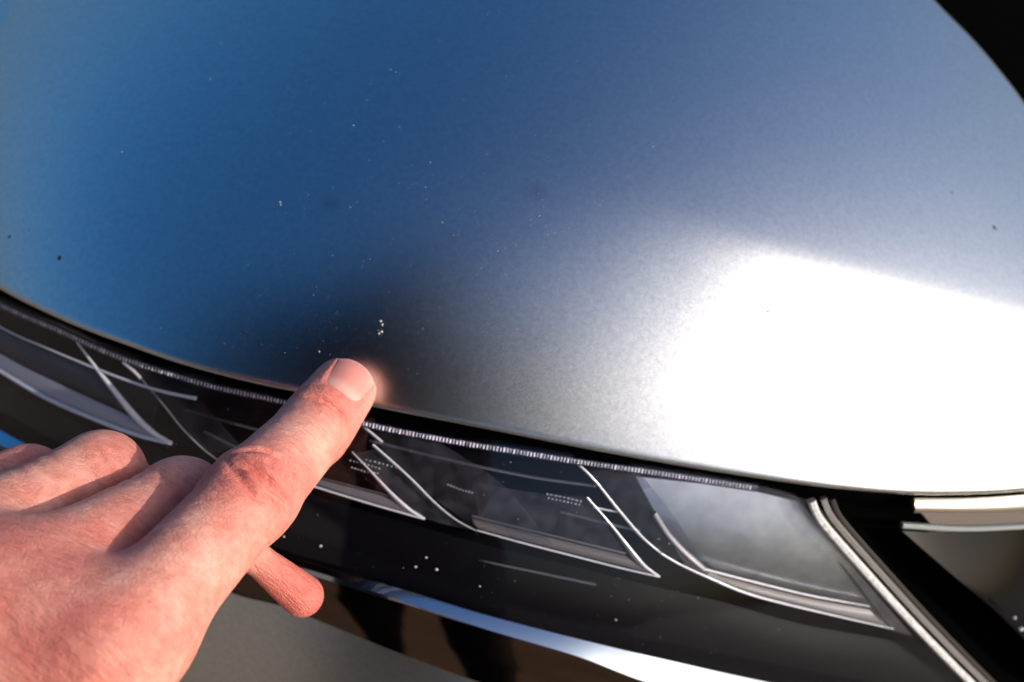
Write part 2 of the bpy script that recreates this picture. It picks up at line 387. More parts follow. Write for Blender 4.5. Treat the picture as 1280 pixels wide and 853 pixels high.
# first arrow
pb('light_guide', [(-150, 372), (0, 464), (60, 499), (130, 529), (175, 545), (213, 554)], -.0042, .0018, .002, G1)
pb('light_guide', [(96, 428), (112, 449), (128, 470), (165, 516), (190, 540), (214, 554)], -.0042, .0021, .002, G1, taper=[.35, .6, 1, 1.3, 1.2, .6])
pb('light_guide', [(154, 453), (166, 463), (176, 473)], -.0042, .0013, .0012, G1, n=8)
pb('light_guide', [(176, 473), (205, 507), (230, 538), (262, 568), (300, 592)], -.0075, .0006, .001, G1, taper=[.9, .9, .8, .4, .3])
pb('light_guide', [(-150, 325), (0, 409), (55, 434), (110, 457), (165, 478), (205, 490), (244, 498)], -.0042, .0012, .0012, G1, taper=[.6, .6, .6, .7, .9, 1, 1.3])
blade('light_blade', [(-150, 352), (0, 443), (60, 474), (120, 502), (160, 520), (200, 545)], -.006, [(-150, 368), (0, 461), (60, 496), (130, 527), (170, 542), (206, 552)], -.0055, mat('frosted_guide', (.62, .62, .64), 0, .35))
blade('light_blade', [(-150, 330), (0, 413), (60, 441), (110, 462), (135, 480)], -.012, [(-150, 352), (0, 441), (60, 472), (120, 500), (150, 514)], -.010, mat('smoked_guide', (.12, .115, .11), .2, .35))
# second arrow
pb('light_guide', [(330, 588), (395, 609), (460, 629), (530, 649)], -.006, .0010, .002, G1, taper=[1, 1, .9, .8])
pb('light_guide', [(400, 597), (445, 609), (488, 620)], -.0068, .0006, .001, G2)
pb('light_guide', [(440, 565), (462, 588), (488, 616), (510, 636), (531, 649)], -.006, .0012, .002, G1, taper=[.3, .5, .9, 1.3, .7])
blade('light_blade', [(330, 576), (400, 599), (450, 612), (495, 624)], -.008, [(330, 587), (395, 606), (460, 627), (524, 646)], -.0068, mat('frosted_guide_grey', (.17, .17, .185), 0, .35))
pb('light_guide', [(453, 532), (478, 553)], -.006, .0009, .0012, G1, n=6)
pb('light_guide', [(466, 556), (490, 577), (515, 600), (545, 630), (570, 650), (596, 664)], -.0065, .0008, .0012, G1, taper=[1.1, 1, 1, .8, .6, .5])
# third arrow
pb('light_guide', [(596, 663), (650, 678), (720, 696), (775, 710), (823, 721)], -.006, .0009, .002, G1, taper=[.6, .8, .9, .8, .7])
pb('light_guide', [(590, 645), (650, 660), (720, 677), (782, 692)], -.007, .0009, .0012, G2)
blade('light_blade', [(590, 648), (650, 663), (720, 680), (782, 695)], -.008, [(598, 661), (650, 675), (720, 693), (815, 717)], -.0068, mat('frosted_guide_brown', (.13, .115, .11), 0, .35))
pb('light_guide', [(720, 578), (735, 592), (748, 606)], -.006, .0007, .001, G1, n=8)
pb('light_guide', [(748, 606), (775, 640), (803, 672), (829, 694)], -.006, .0008, .0012, G1, taper=[.7, 1, 1, .5])
pb('light_guide', [(734, 622), (760, 652), (782, 680), (802, 705), (824, 721)], -.0062, .0011, .002, G1, taper=[.3, .4, .8, 1.4, .6])
pb('light_guide', [(684, 618), (705, 622), (726, 627)], -.008, .0008, .001, G2, n=6)
pb('light_guide', [(742, 634), (760, 638), (778, 641)], -.008, .0007, .001, G1, n=6)
for ln_ in ([(462, 551), (560, 575), (660, 596), (745, 608)], [(560, 692), (640, 709), (745, 731)], [(840, 793), (950, 822), (1060, 850)], [(-100, 400), (0, 452), (70, 486), (140, 515)], [(-60, 470), (40, 522), (140, 562), (210, 584)],
            [(400, 660), (520, 690), (640, 722), (760, 752)], [(700, 640), (760, 655), (800, 664)], [(230, 512), (300, 532), (345, 543)], [(255, 540), (300, 562), (330, 572)]):
    pb('inner_rib', ln_, -.009, .0006, .0008, M['guide_dim'], n=24)
m = bpy.data.materials.new('clear_facet'); m.use_nodes = True; nt = m.node_tree; nt.nodes.remove(nt.nodes['Principled BSDF'])
tr = N(m, 'ShaderNodeBsdfTransparent'); tr.inputs[0].default_value = (.85, .86, .9, 1); df = N(m, 'ShaderNodeBsdfDiffuse'); df.inputs[0].default_value = (.55, .57, .62, 1)
nz = noise(m, 260, 5); rz = ramp(m, nz.outputs['Fac'], [(.35, (.015, .015, .015)), (.7, (.055, .055, .055))])
mx = N(m, 'ShaderNodeMixShader'); L(m, rz.outputs[0], mx.inputs[0]); L(m, tr.outputs[0], mx.inputs[1]); L(m, df.outputs[0], mx.inputs[2]); L(m, mx.outputs[0], nt.nodes['Material Output'].inputs[0]); M['facet'] = m
for fa_, oa_, fb_, ob_ in (([(-80, 372), (0, 413), (110, 457), (200, 489)], -.0055, [(-80, 398), (0, 441), (120, 500), (190, 535)], -.0085), ([(154, 453), (205, 507), (262, 568)], -.0085, [(205, 472), (244, 498), (296, 556)], -.005),
                           ([(455, 534), (515, 600), (596, 663)], -.0085, [(545, 552), (625, 605), (690, 680)], -.0055), ([(590, 602), (660, 615), (735, 622)], -.0095, [(600, 650), (690, 670), (782, 690)], -.0065),
                           ([(725, 580), (775, 640), (829, 694)], -.008, [(800, 592), (840, 642), (880, 705)], -.0055), ([(440, 568), (488, 616), (530, 648)], -.007, [(470, 560), (525, 612), (590, 662)], -.0095)):
    blade('clear_facet', fa_, oa_, fb_, ob_, M['facet'], th=.0008)
# last chamber: satin panel added for the sky glare, and long guides
rf = between(curve3([(795, 596), (860, 603), (930, 612), (1000, 628)], LS(-.007), 30), curve3([(860, 712), (940, 742), (1040, 768), (1140, 795)], LS(-.012), 30), 14, .002, FN)
glare = shell('glare_panel', rf, .0012, M['glare_panel'], car); glare['label'] = 'added pale satin panel standing in for sky glare at the lamp corner'
pb('light_guide', [(826, 692), (850, 706), (885, 722), (940, 744), (1040, 769), (1116, 786)], -.0055, .0010, .002, G1, taper=[.6, 1, 1.2, 1, .8, .6])
pb('light_guide', [(878, 711), (940, 727), (1010, 744), (1086, 758)], -.006, .0010, .0016, G1, taper=[1, .9, .8, .6])
pb('light_guide', [(1052, 706), (1075, 735), (1098, 764), (1116, 786)], -.006, .0009, .0016, M['glare_panel'], taper=[.4, .8, 1.2, .7])
pb('light_guide', [(818, 642), (835, 668), (855, 690), (880, 712)], -.0055, .0026, .0012, M['guide_dim'])
blade('light_blade', [(880, 715), (940, 731), (1010, 748), (1086, 762)], -.0075, [(885, 720), (940, 741), (1040, 766), (1108, 782)], -.0066, mat('frosted_guide_pale', (.28, .27, .25), 0, .4))

def speck_mesh(cs, rs, nrmf, flat=.45):
    V, Fc = [], []
    for c, r in zip(cs, rs):
        n = nrmf(c); a = np.cross(n, [0.3, .9, .2]); a /= np.linalg.norm(a); b2 = np.cross(n, a); o = len(V)
        k = 5; ph = random.random() * 6
        for i in range(k):
            rr = r * random.uniform(.6, 1.2); V.append(c + (a * math.cos(ph + i * 2 * math.pi / k) + b2 * math.sin(ph + i * 2 * math.pi / k)) * rr)
        V.append(c + n * r * flat)
        for i in range(k): Fc.append((o + i, o + (i + 1) % k, o + k))
    return V, Fc
# knurled strip along the top of the lamp: many tiny prisms, one part
KN = [(-150, 305), (0, 381), (75, 414), (150, 447), (250, 479), (300, 491), (360, 504), (460, 531), (560, 551), (640, 564), (700, 574), (760, 583), (830, 593), (900, 604), (946, 611)]
kp = curve3(KN, LS(-.003), 270)
V, Fc = [], []
for i in range(1, 268):
    p = kp[i]; T_ = kp[i + 1] - kp[i - 1]; ln = np.linalg.norm(T_) / 2; T_ = T_ / np.linalg.norm(T_)
    S_ = np.cross(T_, FN); o = len(V)
    a, w2 = ln * random.uniform(.24, .34), random.uniform(.0005, .00066)
    for sa, sb, hh in ((-1, -1, 0), (1, -1, 0), (1, 1, 0), (-1, 1, 0)): V.append(p + T_ * a * sa + S_ * w2 * sb)
    hh = random.uniform(.0003, .0009); tw = T_ * a * random.uniform(-.7, .7); V.append(p + FN * hh + tw - S_ * w2 * .6); V.append(p + FN * hh + tw + S_ * w2 * .6)
    Fc += [(o, o + 1, o + 4), (o + 1, o + 2, o + 5, o + 4), (o + 2, o + 3, o + 5), (o + 3, o, o + 4, o + 5)]
kn = mesh_obj('knurled_strip', V, Fc, M['knurl'], None, False); put(kn, car); kn['kind'] = 'stuff'
pb('strip_backing', KN, -.0048, .0018, .0010, mat('strip_backing', (.012, .012, .05), 0, .3), n=120)
def beads(pix, off, n, r):
    V, Fc = speck_mesh(curve3(pix, LS(off), n), [r] * n, lambda c: FN, 1.0)
    o = mesh_obj('bead_row', V, Fc, M['knurl'], None, False); put(o, car); o['kind'] = 'stuff'
for row in ([(438, 576), (456, 580), (474, 586)], [(440, 585), (458, 590), (472, 592)], [(458, 575), (478, 580), (500, 586)], [(684, 618), (705, 622), (726, 627)], [(686, 623), (706, 627), (724, 631)], [(560, 606), (575, 612), (590, 616)]):
    beads(row, -.007, 9, .00028)
# slanting end of the clear cover: highlight and shade put into the bar colours
ed = [(1014, 626), (1022, 645), (1040, 668), (1080, 713), (1130, 768), (1180, 820), (1222, 862), (1260, 900)]
M['edge'] = mat('cover_edge_highlight', (.92, .91, .90), .1, .12, .8)
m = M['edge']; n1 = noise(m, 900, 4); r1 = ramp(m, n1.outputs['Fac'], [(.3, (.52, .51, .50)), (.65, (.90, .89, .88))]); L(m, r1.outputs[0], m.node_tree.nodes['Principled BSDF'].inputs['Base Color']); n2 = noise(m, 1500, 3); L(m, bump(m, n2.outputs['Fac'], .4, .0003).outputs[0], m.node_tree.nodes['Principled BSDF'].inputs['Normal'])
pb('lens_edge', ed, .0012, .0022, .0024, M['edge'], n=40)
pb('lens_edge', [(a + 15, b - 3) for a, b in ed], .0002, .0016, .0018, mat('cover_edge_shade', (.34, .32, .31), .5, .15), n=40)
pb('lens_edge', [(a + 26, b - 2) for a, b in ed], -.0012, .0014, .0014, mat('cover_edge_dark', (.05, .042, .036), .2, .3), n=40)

# ------------------------------------------------------------------ right side: hood hem, trim line and black surround
hl = curve3([(1143, 623), (1210, 623), (1280, 619), (1400, 606), (1560, 580)], FS(-.001), 30)
hl2 = curve3([(1143, 641), (1210, 642), (1280, 640), (1400, 630), (1560, 606)], FS(.000), 30)
hem = shell('hood_hem', between(hl, hl2, 6, .001, FN), .002, M['lip'], car); hem['label'] = 'turned hem under the hood, sunlit tone in its colour'
tl = [(1127, 657), (1200, 661), (1280, 658), (1400, 650), (1560, 630)]
pb('trim_line', tl, -.003, .0016, .0016, mat('pale_trim', (.30, .34, .34), .6, .3), n=30)
gp1 = curve3([(1128, 664), (1200, 667), (1280, 664), (1400, 658), (1560, 640)], LS(-.006), 40)
gp2 = curve3([(1240, 760), (1330, 845), (1420, 910), (1500, 950), (1640, 990)], LS(-.003), 40)
sur = shell('grille_surround', between(gp1, gp2, 16, .002, FN), .002, M['gloss'], car); sur['label'] = 'gloss black grille surround beside the headlight'
ch1 = curve3([(1010, 612), (1050, 618), (1100, 624), (1140, 628)], LS(-.016), 12); ch2 = curve3([(1200, 860), (1300, 930), (1380, 960), (1440, 980)], LS(-.016), 12)
shell('channel', between(ch1, ch2, 12), .002, M['rubber'], car)
for k, (a, b_) in enumerate([(1268, 772), (1276, 786), (1284, 777)]):
    c = hit(a, b_, LS(-.002)); r = .0007 + .0003 * (k % 2)
    V = [c + np.array(v) * r for v in ((1, 0, 0), (-1, 0, 0), (0, 1, 0), (0, -1, 0), (0, 0, 1), (0, 0, -1))]
    put(mesh_obj('grille_stud', V, [(0, 2, 4), (2, 1, 4), (1, 3, 4), (3, 0, 4), (2, 0, 5), (1, 2, 5), (3, 1, 5), (0, 3, 5)], M['guide'], None, False), car)

# ------------------------------------------------------------------ dust and specks
def hn(c):
    e = 2e-4; x, y = c[0], c[1]
    n = np.array([-(H(x + e, y) - H(x - e, y)) / (2 * e), -(H(x, y + e) - H(x, y - e)) / (2 * e), 1.0]); return n / np.linalg.norm(n)
cs, rs = [], []
pp = np.array([(random.uniform(-50, 1300), random.uniform(-40, 600)) if random.random() < .25 else (random.gauss(620, 260), random.gauss(330, 150)) for _ in range(2600)])
for p in hits(pp, H):
    if p[1] < np.interp(p[0], E3[:, 0], E3[:, 1]) + .002 or p[1] > float(yback(p[0])) - .004: continue
    cs.append(p + hn(p) * .00002); rs.append(min(.00014, .00004 * math.exp(random.gauss(0, .5))))
for px, py, r in ((476, 402, .00035), (478, 406, .0003), (477, 415, .00042), (474, 417, .0003), (350, 253, .0003), (351, 256, .00025), (263, 99, .00022), (152, 190, .0002), (399, 440, .0003), (442, 157, .00022)):
    p = hit(px, py, H); cs.append(p + hn(p) * .00002); rs.append(r)
V, Fc = speck_mesh(cs, rs, hn)
tag(mesh_obj('dust', V, Fc, M['dust'], None, False), 'fine pale dust grains lying over the silver hood', 'dust', kind='stuff')
for px, py, r in ((74, 323, .0008), (1243, 285, .0010), (1077, 373, .0006), (485, 365, .0004), (12, 296, .0005), (960, 390, .0005), (1243, 403, .0005), (36, 288, .0003), (1190, 241, .0004)):
    p = hit(px, py, H); V, Fc = speck_mesh([p + hn(p) * .00002], [r], hn, .3)
    put(mesh_obj('paint_chip', V, Fc, M['grime'], None, False), hood)
cs, rs = [], []
fnf = lambda c: FN
while len(cs) < 300:
    px = random.uniform(0, 1180); lo = np.interp(px, [p[0] for p in TOPL], [p[1] for p in TOPL]); hi = np.interp(px, [p[0] for p in STU], [p[1] for p in STU])
    py = random.uniform(lo + 5, hi - 3)
    if px > 1016 and py < 628 + (px - 1016) * 1.13 + 15: continue
    cs.append(hit(px, py, LS(.00003))); rs.append(min(.0002, .00005 * math.exp(random.gauss(0, .55))))
for px, py, r in ((520, 709, .0004), (533, 697, .00035), (546, 712, .00045), (401, 683, .0004), (600, 733, .0003), (770, 775, .0003), (355, 671, .0003)):  # larger specks stand in for lamp reflections, drawn as pale colour
    cs.append(hit(px, py, LS(.00003))); rs.append(r)
V, Fc = speck_mesh(cs, rs, fnf)
tag(mesh_obj('dust', V, Fc, M['dust'], None, False), 'fine pale dust grains and a few painted glints on the black headlight cover', 'dust', kind='stuff')

# ------------------------------------------------------------------ the hand: one signed-distance body, meshed with surface nets
def round_cone(P, a, b, r1, r2):
    ba = b - a; l2 = ba @ ba; rr = r1 - r2; a2 = l2 - rr * rr; il2 = 1 / l2
    pa = P - a; y = pa @ ba; z = y - l2
    x2 = np.sum((pa * l2 - y[..., None] * ba) ** 2, -1); y2 = y * y * l2; z2 = z * z * l2
    k = np.sign(rr) * rr * rr * x2
    d = (np.sqrt(x2 * a2 * il2) + y * rr) * il2 - r1
    d = np.where(np.sign(z) * a2 * z2 > k, np.sqrt(x2 + z2) * il2 - r2, d)
    d = np.where((np.sign(z) * a2 * z2 <= k) & (np.sign(y) * a2 * y2 < k), np.sqrt(x2 + y2) * il2 - r1, d)
    return d
def smin(a, b, k):
    h = np.maximum(k - np.abs(a - b), 0) / k
    return np.minimum(a, b) - h * h * h * k / 6
def surface_nets(fn, lo, hi, vox):
    n = np.ceil((hi - lo) / vox).astype(int) + 1
    ax = [lo[k] + vox * np.arange(n[k]) for k in range(3)]
    D = np.full(n, 1.0, np.float32); B = 12
    nb = -(-n // B); cen = [lo[k] + vox * (np.arange(nb[k]) * B + (B - 1) / 2) for k in range(3)]
    dc = fn(np.stack(np.meshgrid(*cen, indexing='ij'), -1))
    for i, j, k in np.argwhere(dc < vox * B * 1.0 + .002):
        sl3 = tuple(slice(q * B, min((q + 1) * B, n[e])) for e, q in enumerate((i, j, k)))
        if dc[i, j, k] < -(vox * B * 1.0 + .002): D[sl3] = -1; continue
        D[sl3] = fn(np.stack(np.meshgrid(*[ax[e][sl3[e]] for e in range(3)], indexing='ij'), -1))
    ins = D < 0
    c = np.zeros(n - 1, int)
    offs = [(i, j, k) for i in (0, 1) for j in (0, 1) for k in (0, 1)]
    sl = lambda a, o: a[o[0]:n[0] - 1 + o[0], o[1]:n[1] - 1 + o[1], o[2]:n[2] - 1 + o[2]]
    for o in offs: c += sl(ins, o)
    act = (c > 0) & (c < 8)
    idx = -np.ones(n - 1, int); idx[act] = np.arange(act.sum()); cell = np.argwhere(act)
    acc = np.zeros((len(cell), 3)); cnt = np.zeros(len(cell))
    for ia in range(8):
        for ib in range(ia + 1, 8):
            oa, ob = np.array(offs[ia]), np.array(offs[ib])
            if np.abs(oa - ob).sum() != 1: continue
            da = D[tuple((cell + oa).T)]; db = D[tuple((cell + ob).T)]
            m = (da < 0) != (db < 0); tt = np.where(m, da / np.where(m, da - db, 1), 0)
            pt = (cell + oa) + (ob - oa) * tt[:, None]
            acc[m] += pt[m]; cnt[m] += 1
    V = lo + vox * acc / cnt[:, None]
    F = []
    for axn in range(3):
        o = [0, 0, 0]; o[axn] = 1
        a = ins[:n[0] - o[0], :n[1] - o[1], :n[2] - o[2]]; b = ins[o[0]:, o[1]:, o[2]:]
        e = np.argwhere(a != b); u, v = (axn + 1) % 3, (axn + 2) % 3
        e = e[(e[:, u] > 0) & (e[:, v] > 0) & (e[:, u] < n[u] - 1) & (e[:, v] < n[v] - 1)]
        fl = ins[tuple(e.T)]
        du = np.zeros(3, int); du[u] = 1; dv = np.zeros(3, int); dv[v] = 1
        q = np.stack([idx[tuple((e - du - dv).T)], idx[tuple((e - dv).T)], idx[tuple(e.T)], idx[tuple((e - du).T)]], 1)
        q[~fl] = q[~fl][:, ::-1]; F.append(q)
    return V, np.vstack(F)

tip_c = hit(437, 486, H); tip_c = tip_c + hn(tip_c) * .0066
J = {
    'index': [unp(138, 815, .176), unp(313, 620, .204), unp(392, 537, .2325), tip_c],
    'middle': [unp(-2, 752, .180), unp(226, 630, .212), unp(258, 655, .236), unp(200, 720, .234)],
    'ring': [unp(-105, 712, .187), unp(126, 592, .217), unp(160, 622, .238), unp(100, 690, .230)],
    'pinky': [unp(-185, 690, .194), unp(34, 602, .218), unp(60, 625, .236), unp(0, 690, .236)],
    'thumb': [unp(-40, 1010, .190), unp(60, 820, .214), unp(306, 686, .227), unp(378, 745, .232)],  # bent tip stands in for a finger's mirror image in the trim
}
R = {'index': [.0104, .0094, .0085, .0077], 'middle': [.0104, .0100, .0084, .0072], 'ring': [.0102, .0093, .0080, .0070],
     'pinky': [.0105, .0080, .0070, .0062], 'thumb': [.0130, .0084, .0032, .0050]}
WR = {'index': unp(-150, 1210, .165), 'middle': unp(-230, 1170, .165), 'ring': unp(-310, 1120, .170), 'pinky': unp(-390, 1060, .178)}
wrist = sum(WR.values()) / 4
ELBOW = np.array([-.30, -.30, .11])
for f in J: print(f, [round(1000 * np.linalg.norm(J[f][i + 1] - J[f][i]), 1) for i in range(3)])
print('wrist', wrist, 'tip', tip_c)
view_n = -fwd
def hand_sdf(P):
    palm = None
    for f in ('index', 'middle', 'ring', 'pinky'):
        d = round_cone(P, J[f][0], WR[f], .0104, .0135)
        d = smin(d, round_cone(P, J[f][0] - view_n * .008 * 1.0, WR[f] - view_n * .010, .0115, .014), .010)
        palm = d if palm is None else smin(palm, d, .020)
    for fa, fb in (('index', 'middle'), ('middle', 'ring'), ('ring', 'pinky')):       # webs between the finger roots
        qa = J[fa][0] * .86 + J[fa][1] * .14 - view_n * .003; qb = J[fb][0] * .86 + J[fb][1] * .14 - view_n * .001
        palm = smin(palm, round_cone(P, qa, qb, .0068, .0075), .012)
        palm = smin(palm, round_cone(P, (J[fa][0] + J[fb][0]) / 2 - view_n * .0005, (WR[fa] + WR[fb]) / 2, .0105, .0135), .012)
    palm = smin(palm, round_cone(P, wrist - view_n * .004, ELBOW, .026, .040), .03)
    palm = smin(palm, round_cone(P, WR['index'] - view_n * .012, J['thumb'][0], .016, .0145), .018)
    fingers = None
    for f in ('index', 'middle', 'ring', 'pinky'):
        j, r = J[f], R[f]
        mid = (j[0] + j[1]) / 2
        d = round_cone(P, j[0], j[1], r[0], r[1] * .97)
        d = smin(d, round_cone(P, j[1], j[2], r[1], r[2]), .006 if f == 'index' else .003)
        d = smin(d, round_cone(P, j[2], j[3], r[2], r[3]), .004)
        if f == 'index':   # slightly waisted middle bone, fuller pad
            d = smin(d, round_cone(P, j[2] * .55 + j[3] * .45, j[2] * .15 + j[3] * .85 - hn(tip_c) * .0006, .0078, .0070), .004)
        fingers = d if fingers is None else smin(fingers, d, .0022)
    j, r = J['thumb'], R['thumb']
    th = smin(round_cone(P, j[0], j[1], r[0], r[1]), round_cone(P, j[1], j[2], r[1], r[2]), .006)
    th = smin(th, round_cone(P, j[2], j[3], r[2], r[3]), .005)
    d = smin(palm, fingers, .007)
    return smin(d, th, .004)
pts = np.array([p for f in J for p in J[f]] + list(WR.values()) + [ELBOW])
lo, hi = pts.min(0) - .03, pts.max(0) + .03
# fine grid for what the lens sees, coarse grid for the forearm: one field, one mesh
HV, HF = surface_nets(hand_sdf, np.array([-.21, -.20, -.06]), np.array([.0, .02, .12]), .0007)
def sd_grad(P, e=4e-4):
    return np.stack([hand_sdf(P + np.eye(3)[k] * e) - hand_sdf(P - np.eye(3)[k] * e) for k in range(3)], -1)
for _ in range(2):
    gN = sd_grad(HV); gN /= np.linalg.norm(gN, axis=1, keepdims=True) + 1e-12
    HV = HV - gN * hand_sdf(HV)[:, None] * .9
gN = sd_grad(HV); gN /= np.linalg.norm(gN, axis=1, keepdims=True) + 1e-12
# frames along the fingers for creases, redness and skin lines
disp = np.zeros(len(HV)); red = np.zeros(len(HV)); au = np.zeros((len(HV), 3))
best = np.full(len(HV), 9.)
def frame(a, b):
    T = (b - a) / np.linalg.norm(b - a); D_ = C - (a + b) / 2; D_ -= T * (D_ @ T); D_ /= np.linalg.norm(D_); return T, D_, np.cross(T, D_)
FR0 = frame(WR['index'] * .3 + J['index'][0] * .7, J['index'][3])
for f in ('index', 'middle', 'ring', 'pinky'):
    chain = [WR[f]] + J[f]; s0 = 0
    for i in range(4):
        a, b = chain[i], chain[i + 1]; Ln = np.linalg.norm(b - a); T, D_, S = frame(a, b)
        T, D_, S = FR0
        d = round_cone(HV, a, b, .008, .008); m = d < best - 1e-5
        rel = HV[m] - WR['index']
        au[m] = np.stack([rel @ T, rel @ S, rel @ D_], 1); best[m] = d[m]; s0 += Ln
def crease(P0, T, D_, S, u0, wid, dep, bend, halfw, sgn=1):
    rel = HV - P0; u = rel @ T; w = rel @ S; n = rel @ D_
    mask = np.exp(-(np.linalg.norm(rel, axis=1) / .022) ** 6) * np.clip((n + .002) / .004, 0, 1) * np.exp(-(w / halfw) ** 4)
    wob = .00016 * np.sin(w * 800 + u0 * 3000) + .0001 * np.sin(w * 1700 + u0 * 1000)
    return -dep * mask * np.exp(-((u - u0 - bend * w * w + wob) / wid) ** 2)
j = J['index']
T, D_, S = frame(j[1] * .5 + j[0] * .5, j[1] * .5 + j[2] * .5)
P0 = j[1]
for u0, dep, bend, hw, wid in ((-.0058, .0015, 60, .0080, .0008), (-.0022, .0021, 22, .0066, .0008), (.0014, .0014, -8, .0062, .00075), (.0052, .0015, -60, .0080, .0008), (.0076, .00025, -40, .007, .0005), (-.0088, .00028, 30, .008, .0005), (.0098, .00016, -20, .007, .0004), (-.0118, .00016, 20, .008, .0004)):
    disp += crease(P0, T, D_, S, u0, wid, dep, bend, hw)
rel = HV - P0; disp += .0007 * np.exp(-((rel @ T) / .006) ** 2 - ((rel @ S) / .007) ** 2) * (rel @ D_ > 0)
red += .55 * np.exp(-(np.linalg.norm(HV - (P0 + D_ * .008), axis=1) / .011) ** 2)
T, D_, S = frame(j[1] * .3 + j[2] * .7, j[3])
P0 = j[2]
for u0, dep, bend, hw, wid in ((.0016, .0018, -12, .0075, .0008), (-.0012, .00025, 14, .007, .0005), (.0042, .0002, -10, .006, .0004), (-.0038, .00016, 10, .006, .0004)):
    disp += crease(P0, T, D_, S, u0, wid, dep, bend, hw)
red += .7 * np.exp(-(np.linalg.norm(HV - (P0 + D_ * .007 + T * .004), axis=1) / .008) ** 2)
red += .35 * np.exp(-(np.linalg.norm(HV - tip_c, axis=1) / .010) ** 2)
for f in ('middle', 'ring', 'pinky'):
    jj = J[f]; T, D_, S = frame(jj[0], jj[1]); P0 = jj[1]
    for u0 in (-.006, -.0025, .001): disp += crease(P0, T, D_, S, u0, .0009, .0004, 20, .007)
    red += .4 * np.exp(-(np.linalg.norm(HV - (P0 + D_ * .008), axis=1) / .008) ** 2)
    red += .35 * np.exp(-(np.linalg.norm(HV - (jj[0] + D_ * .010), axis=1) / .012) ** 2)
red += .9 * np.exp(-(np.linalg.norm(HV - J['thumb'][3], axis=1) / .014) ** 4)  # dark red of the mirrored fingertip put into the thumb's colour
red += .55 * np.exp(-(np.linalg.norm(HV - (J['index'][0] + view_n * .011), axis=1) / .011) ** 2)
# knuckle wrinkles over the index base
T, D_, S = frame(WR['index'], J['index'][1]); P0 = J['index'][0]
for u0 in (-.009, -.005, -.001, .003, .0075): disp += crease(P0, T, D_, S, u0, .0010, .00016, 12 if u0 < 0 else -12, .012)
# nail seat on the index tip
Tn, Dn, Sn = frame(j[2], j[3])
NW = .0054
Ln = np.linalg.norm(j[3] - j[2])
NL0 = Ln - .0064; NL1 = Ln + .0052
rel = HV - j[2]; u = rel @ Tn; w = rel @ Sn; n = rel @ Dn
inn = (1 / (1 + np.exp(-(u - NL0) / .00035))) * (1 / (1 + np.exp((np.abs(w) - NW) / .00035))) * (n > .001)
disp -= .0006 * inn
rim = np.exp(-((np.sqrt(((np.abs(w)) / NW) ** 4 + (np.clip((NL0 + .004 - u), 0, 1) / .0042) ** 4) - 1.10) / .12) ** 2) * (n > .001) * (u > NL0 - .003) * (u < NL1 - .002)
disp += .00035 * rim; red += .25 * rim
# tendon and vein relief on the back of the hand
for f in ('index', 'middle'):
    a, b = WR[f], J[f][0]; T, D_, S = frame(a, b); rel = HV - a; uu = (rel @ T) / np.linalg.norm(b - a); ww = rel @ S
    disp += .0007 * np.exp(-(ww / .0022) ** 2) * np.clip(uu, 0, 1) * np.clip((1.15 - uu) / .3, 0, 1) * (rel @ D_ > 0)
rel = HV - WR['index']; T, D_, S = FR0; u_, w_ = rel @ T, rel @ S
fine = np.sin(u_ * 5200 + 3 * np.sin(w_ * 420) + 2 * np.sin(w_ * 900 + u_ * 300)) * (.5 + .5 * np.sin(w_ * 700 + u_ * 260))
disp += .000035 * fine * ((gN @ D_) > .2)
HV2 = HV + gN * disp[:, None]
body = mesh_obj('body', HV2, HF, M['skin'])
am = body.data.attributes.new('redness', 'FLOAT', 'POINT'); am.data.foreach_set('value', np.clip(red, 0, 1).astype(np.float32))
av = body.data.attributes.new('axis_uv', 'FLOAT_VECTOR', 'POINT'); av.data.foreach_set('vector', au.astype(np.float32).ravel())
person = empty('person', (-.1, -.9, -.86))
tag(person, 'person in dark clothes pressing one finger on the hood edge', 'person')
put(body, person); body['label'] = 'bare hand with the index finger stretched out'
# nail
nu_, nv_ = 15, 17; gN_ = np.zeros((nu_, nv_, 3))
for a in range(nu_):
    for b2 in range(nv_):
        uu = a / (nu_ - 1); ww = b2 / (nv_ - 1) * 2 - 1
        wid = NW * (1 - .10 * (1 - uu)) * 1.0
        l0 = NL0 + .0022 * abs(ww) ** 2.5 * .6; l1 = NL1 - .0022 * abs(ww) ** 2
        ul = l0 + (l1 - l0) * uu
        rr = .0075; ang = ww * wid / rr * 1.02
        fall = .0052 * max(0, (ul - (Ln + .0005)) / .0065) ** 2
        q = j[2] + Tn * ul + Sn * math.sin(ang) * rr + Dn * (math.cos(ang) * rr - fall + .00035 + .0002 * (1 - ww * ww))
        gN_[a, b2] = q
nail = shell('fingernail', gN_, .0006, M['nail'], person)
an = nail.data.attributes.new('along', 'FLOAT', 'POINT'); an.data.foreach_set('value', np.tile(np.repeat(np.linspace(0, 1, nu_), nv_), 2).astype(np.float32))

# ------------------------------------------------------------------ the rest of the person (seen only as a dark reflection)
SH_L, SH_R = np.array([-.28, -.19, .35]), np.array([.11, -.27, .40])
EL_R, HD_R = np.array([.22, -.42, .20]), np.array([.07, -.24, .25])
CH, HIP = np.array([-.10, -.32, .37]), np.array([-.08, -.90, .05])
HEAD = np.array([-.09, -.15, .42])
def jacket_sdf(P):
    d = round_cone(P, CH, HIP, .17, .15)
    d = smin(d, round_cone(P, SH_L, SH_R, .095, .085), .08)
    d = smin(d, round_cone(P, SH_L, ELBOW, .07, .052), .05)
    el = ELBOW * .45 + wrist * .55
    d = smin(d, round_cone(P, ELBOW, el, .052, .046), .03)
    d = smin(d, round_cone(P, SH_R, EL_R, .07, .052), .05)
    d = smin(d, round_cone(P, EL_R, EL_R * .3 + HD_R * .7, .052, .042), .03)
    return smin(d, round_cone(P, (SH_L + SH_R) / 2, HEAD * .35 + CH * .65 + np.array([0, .05, .06]), .07, .06), .05)
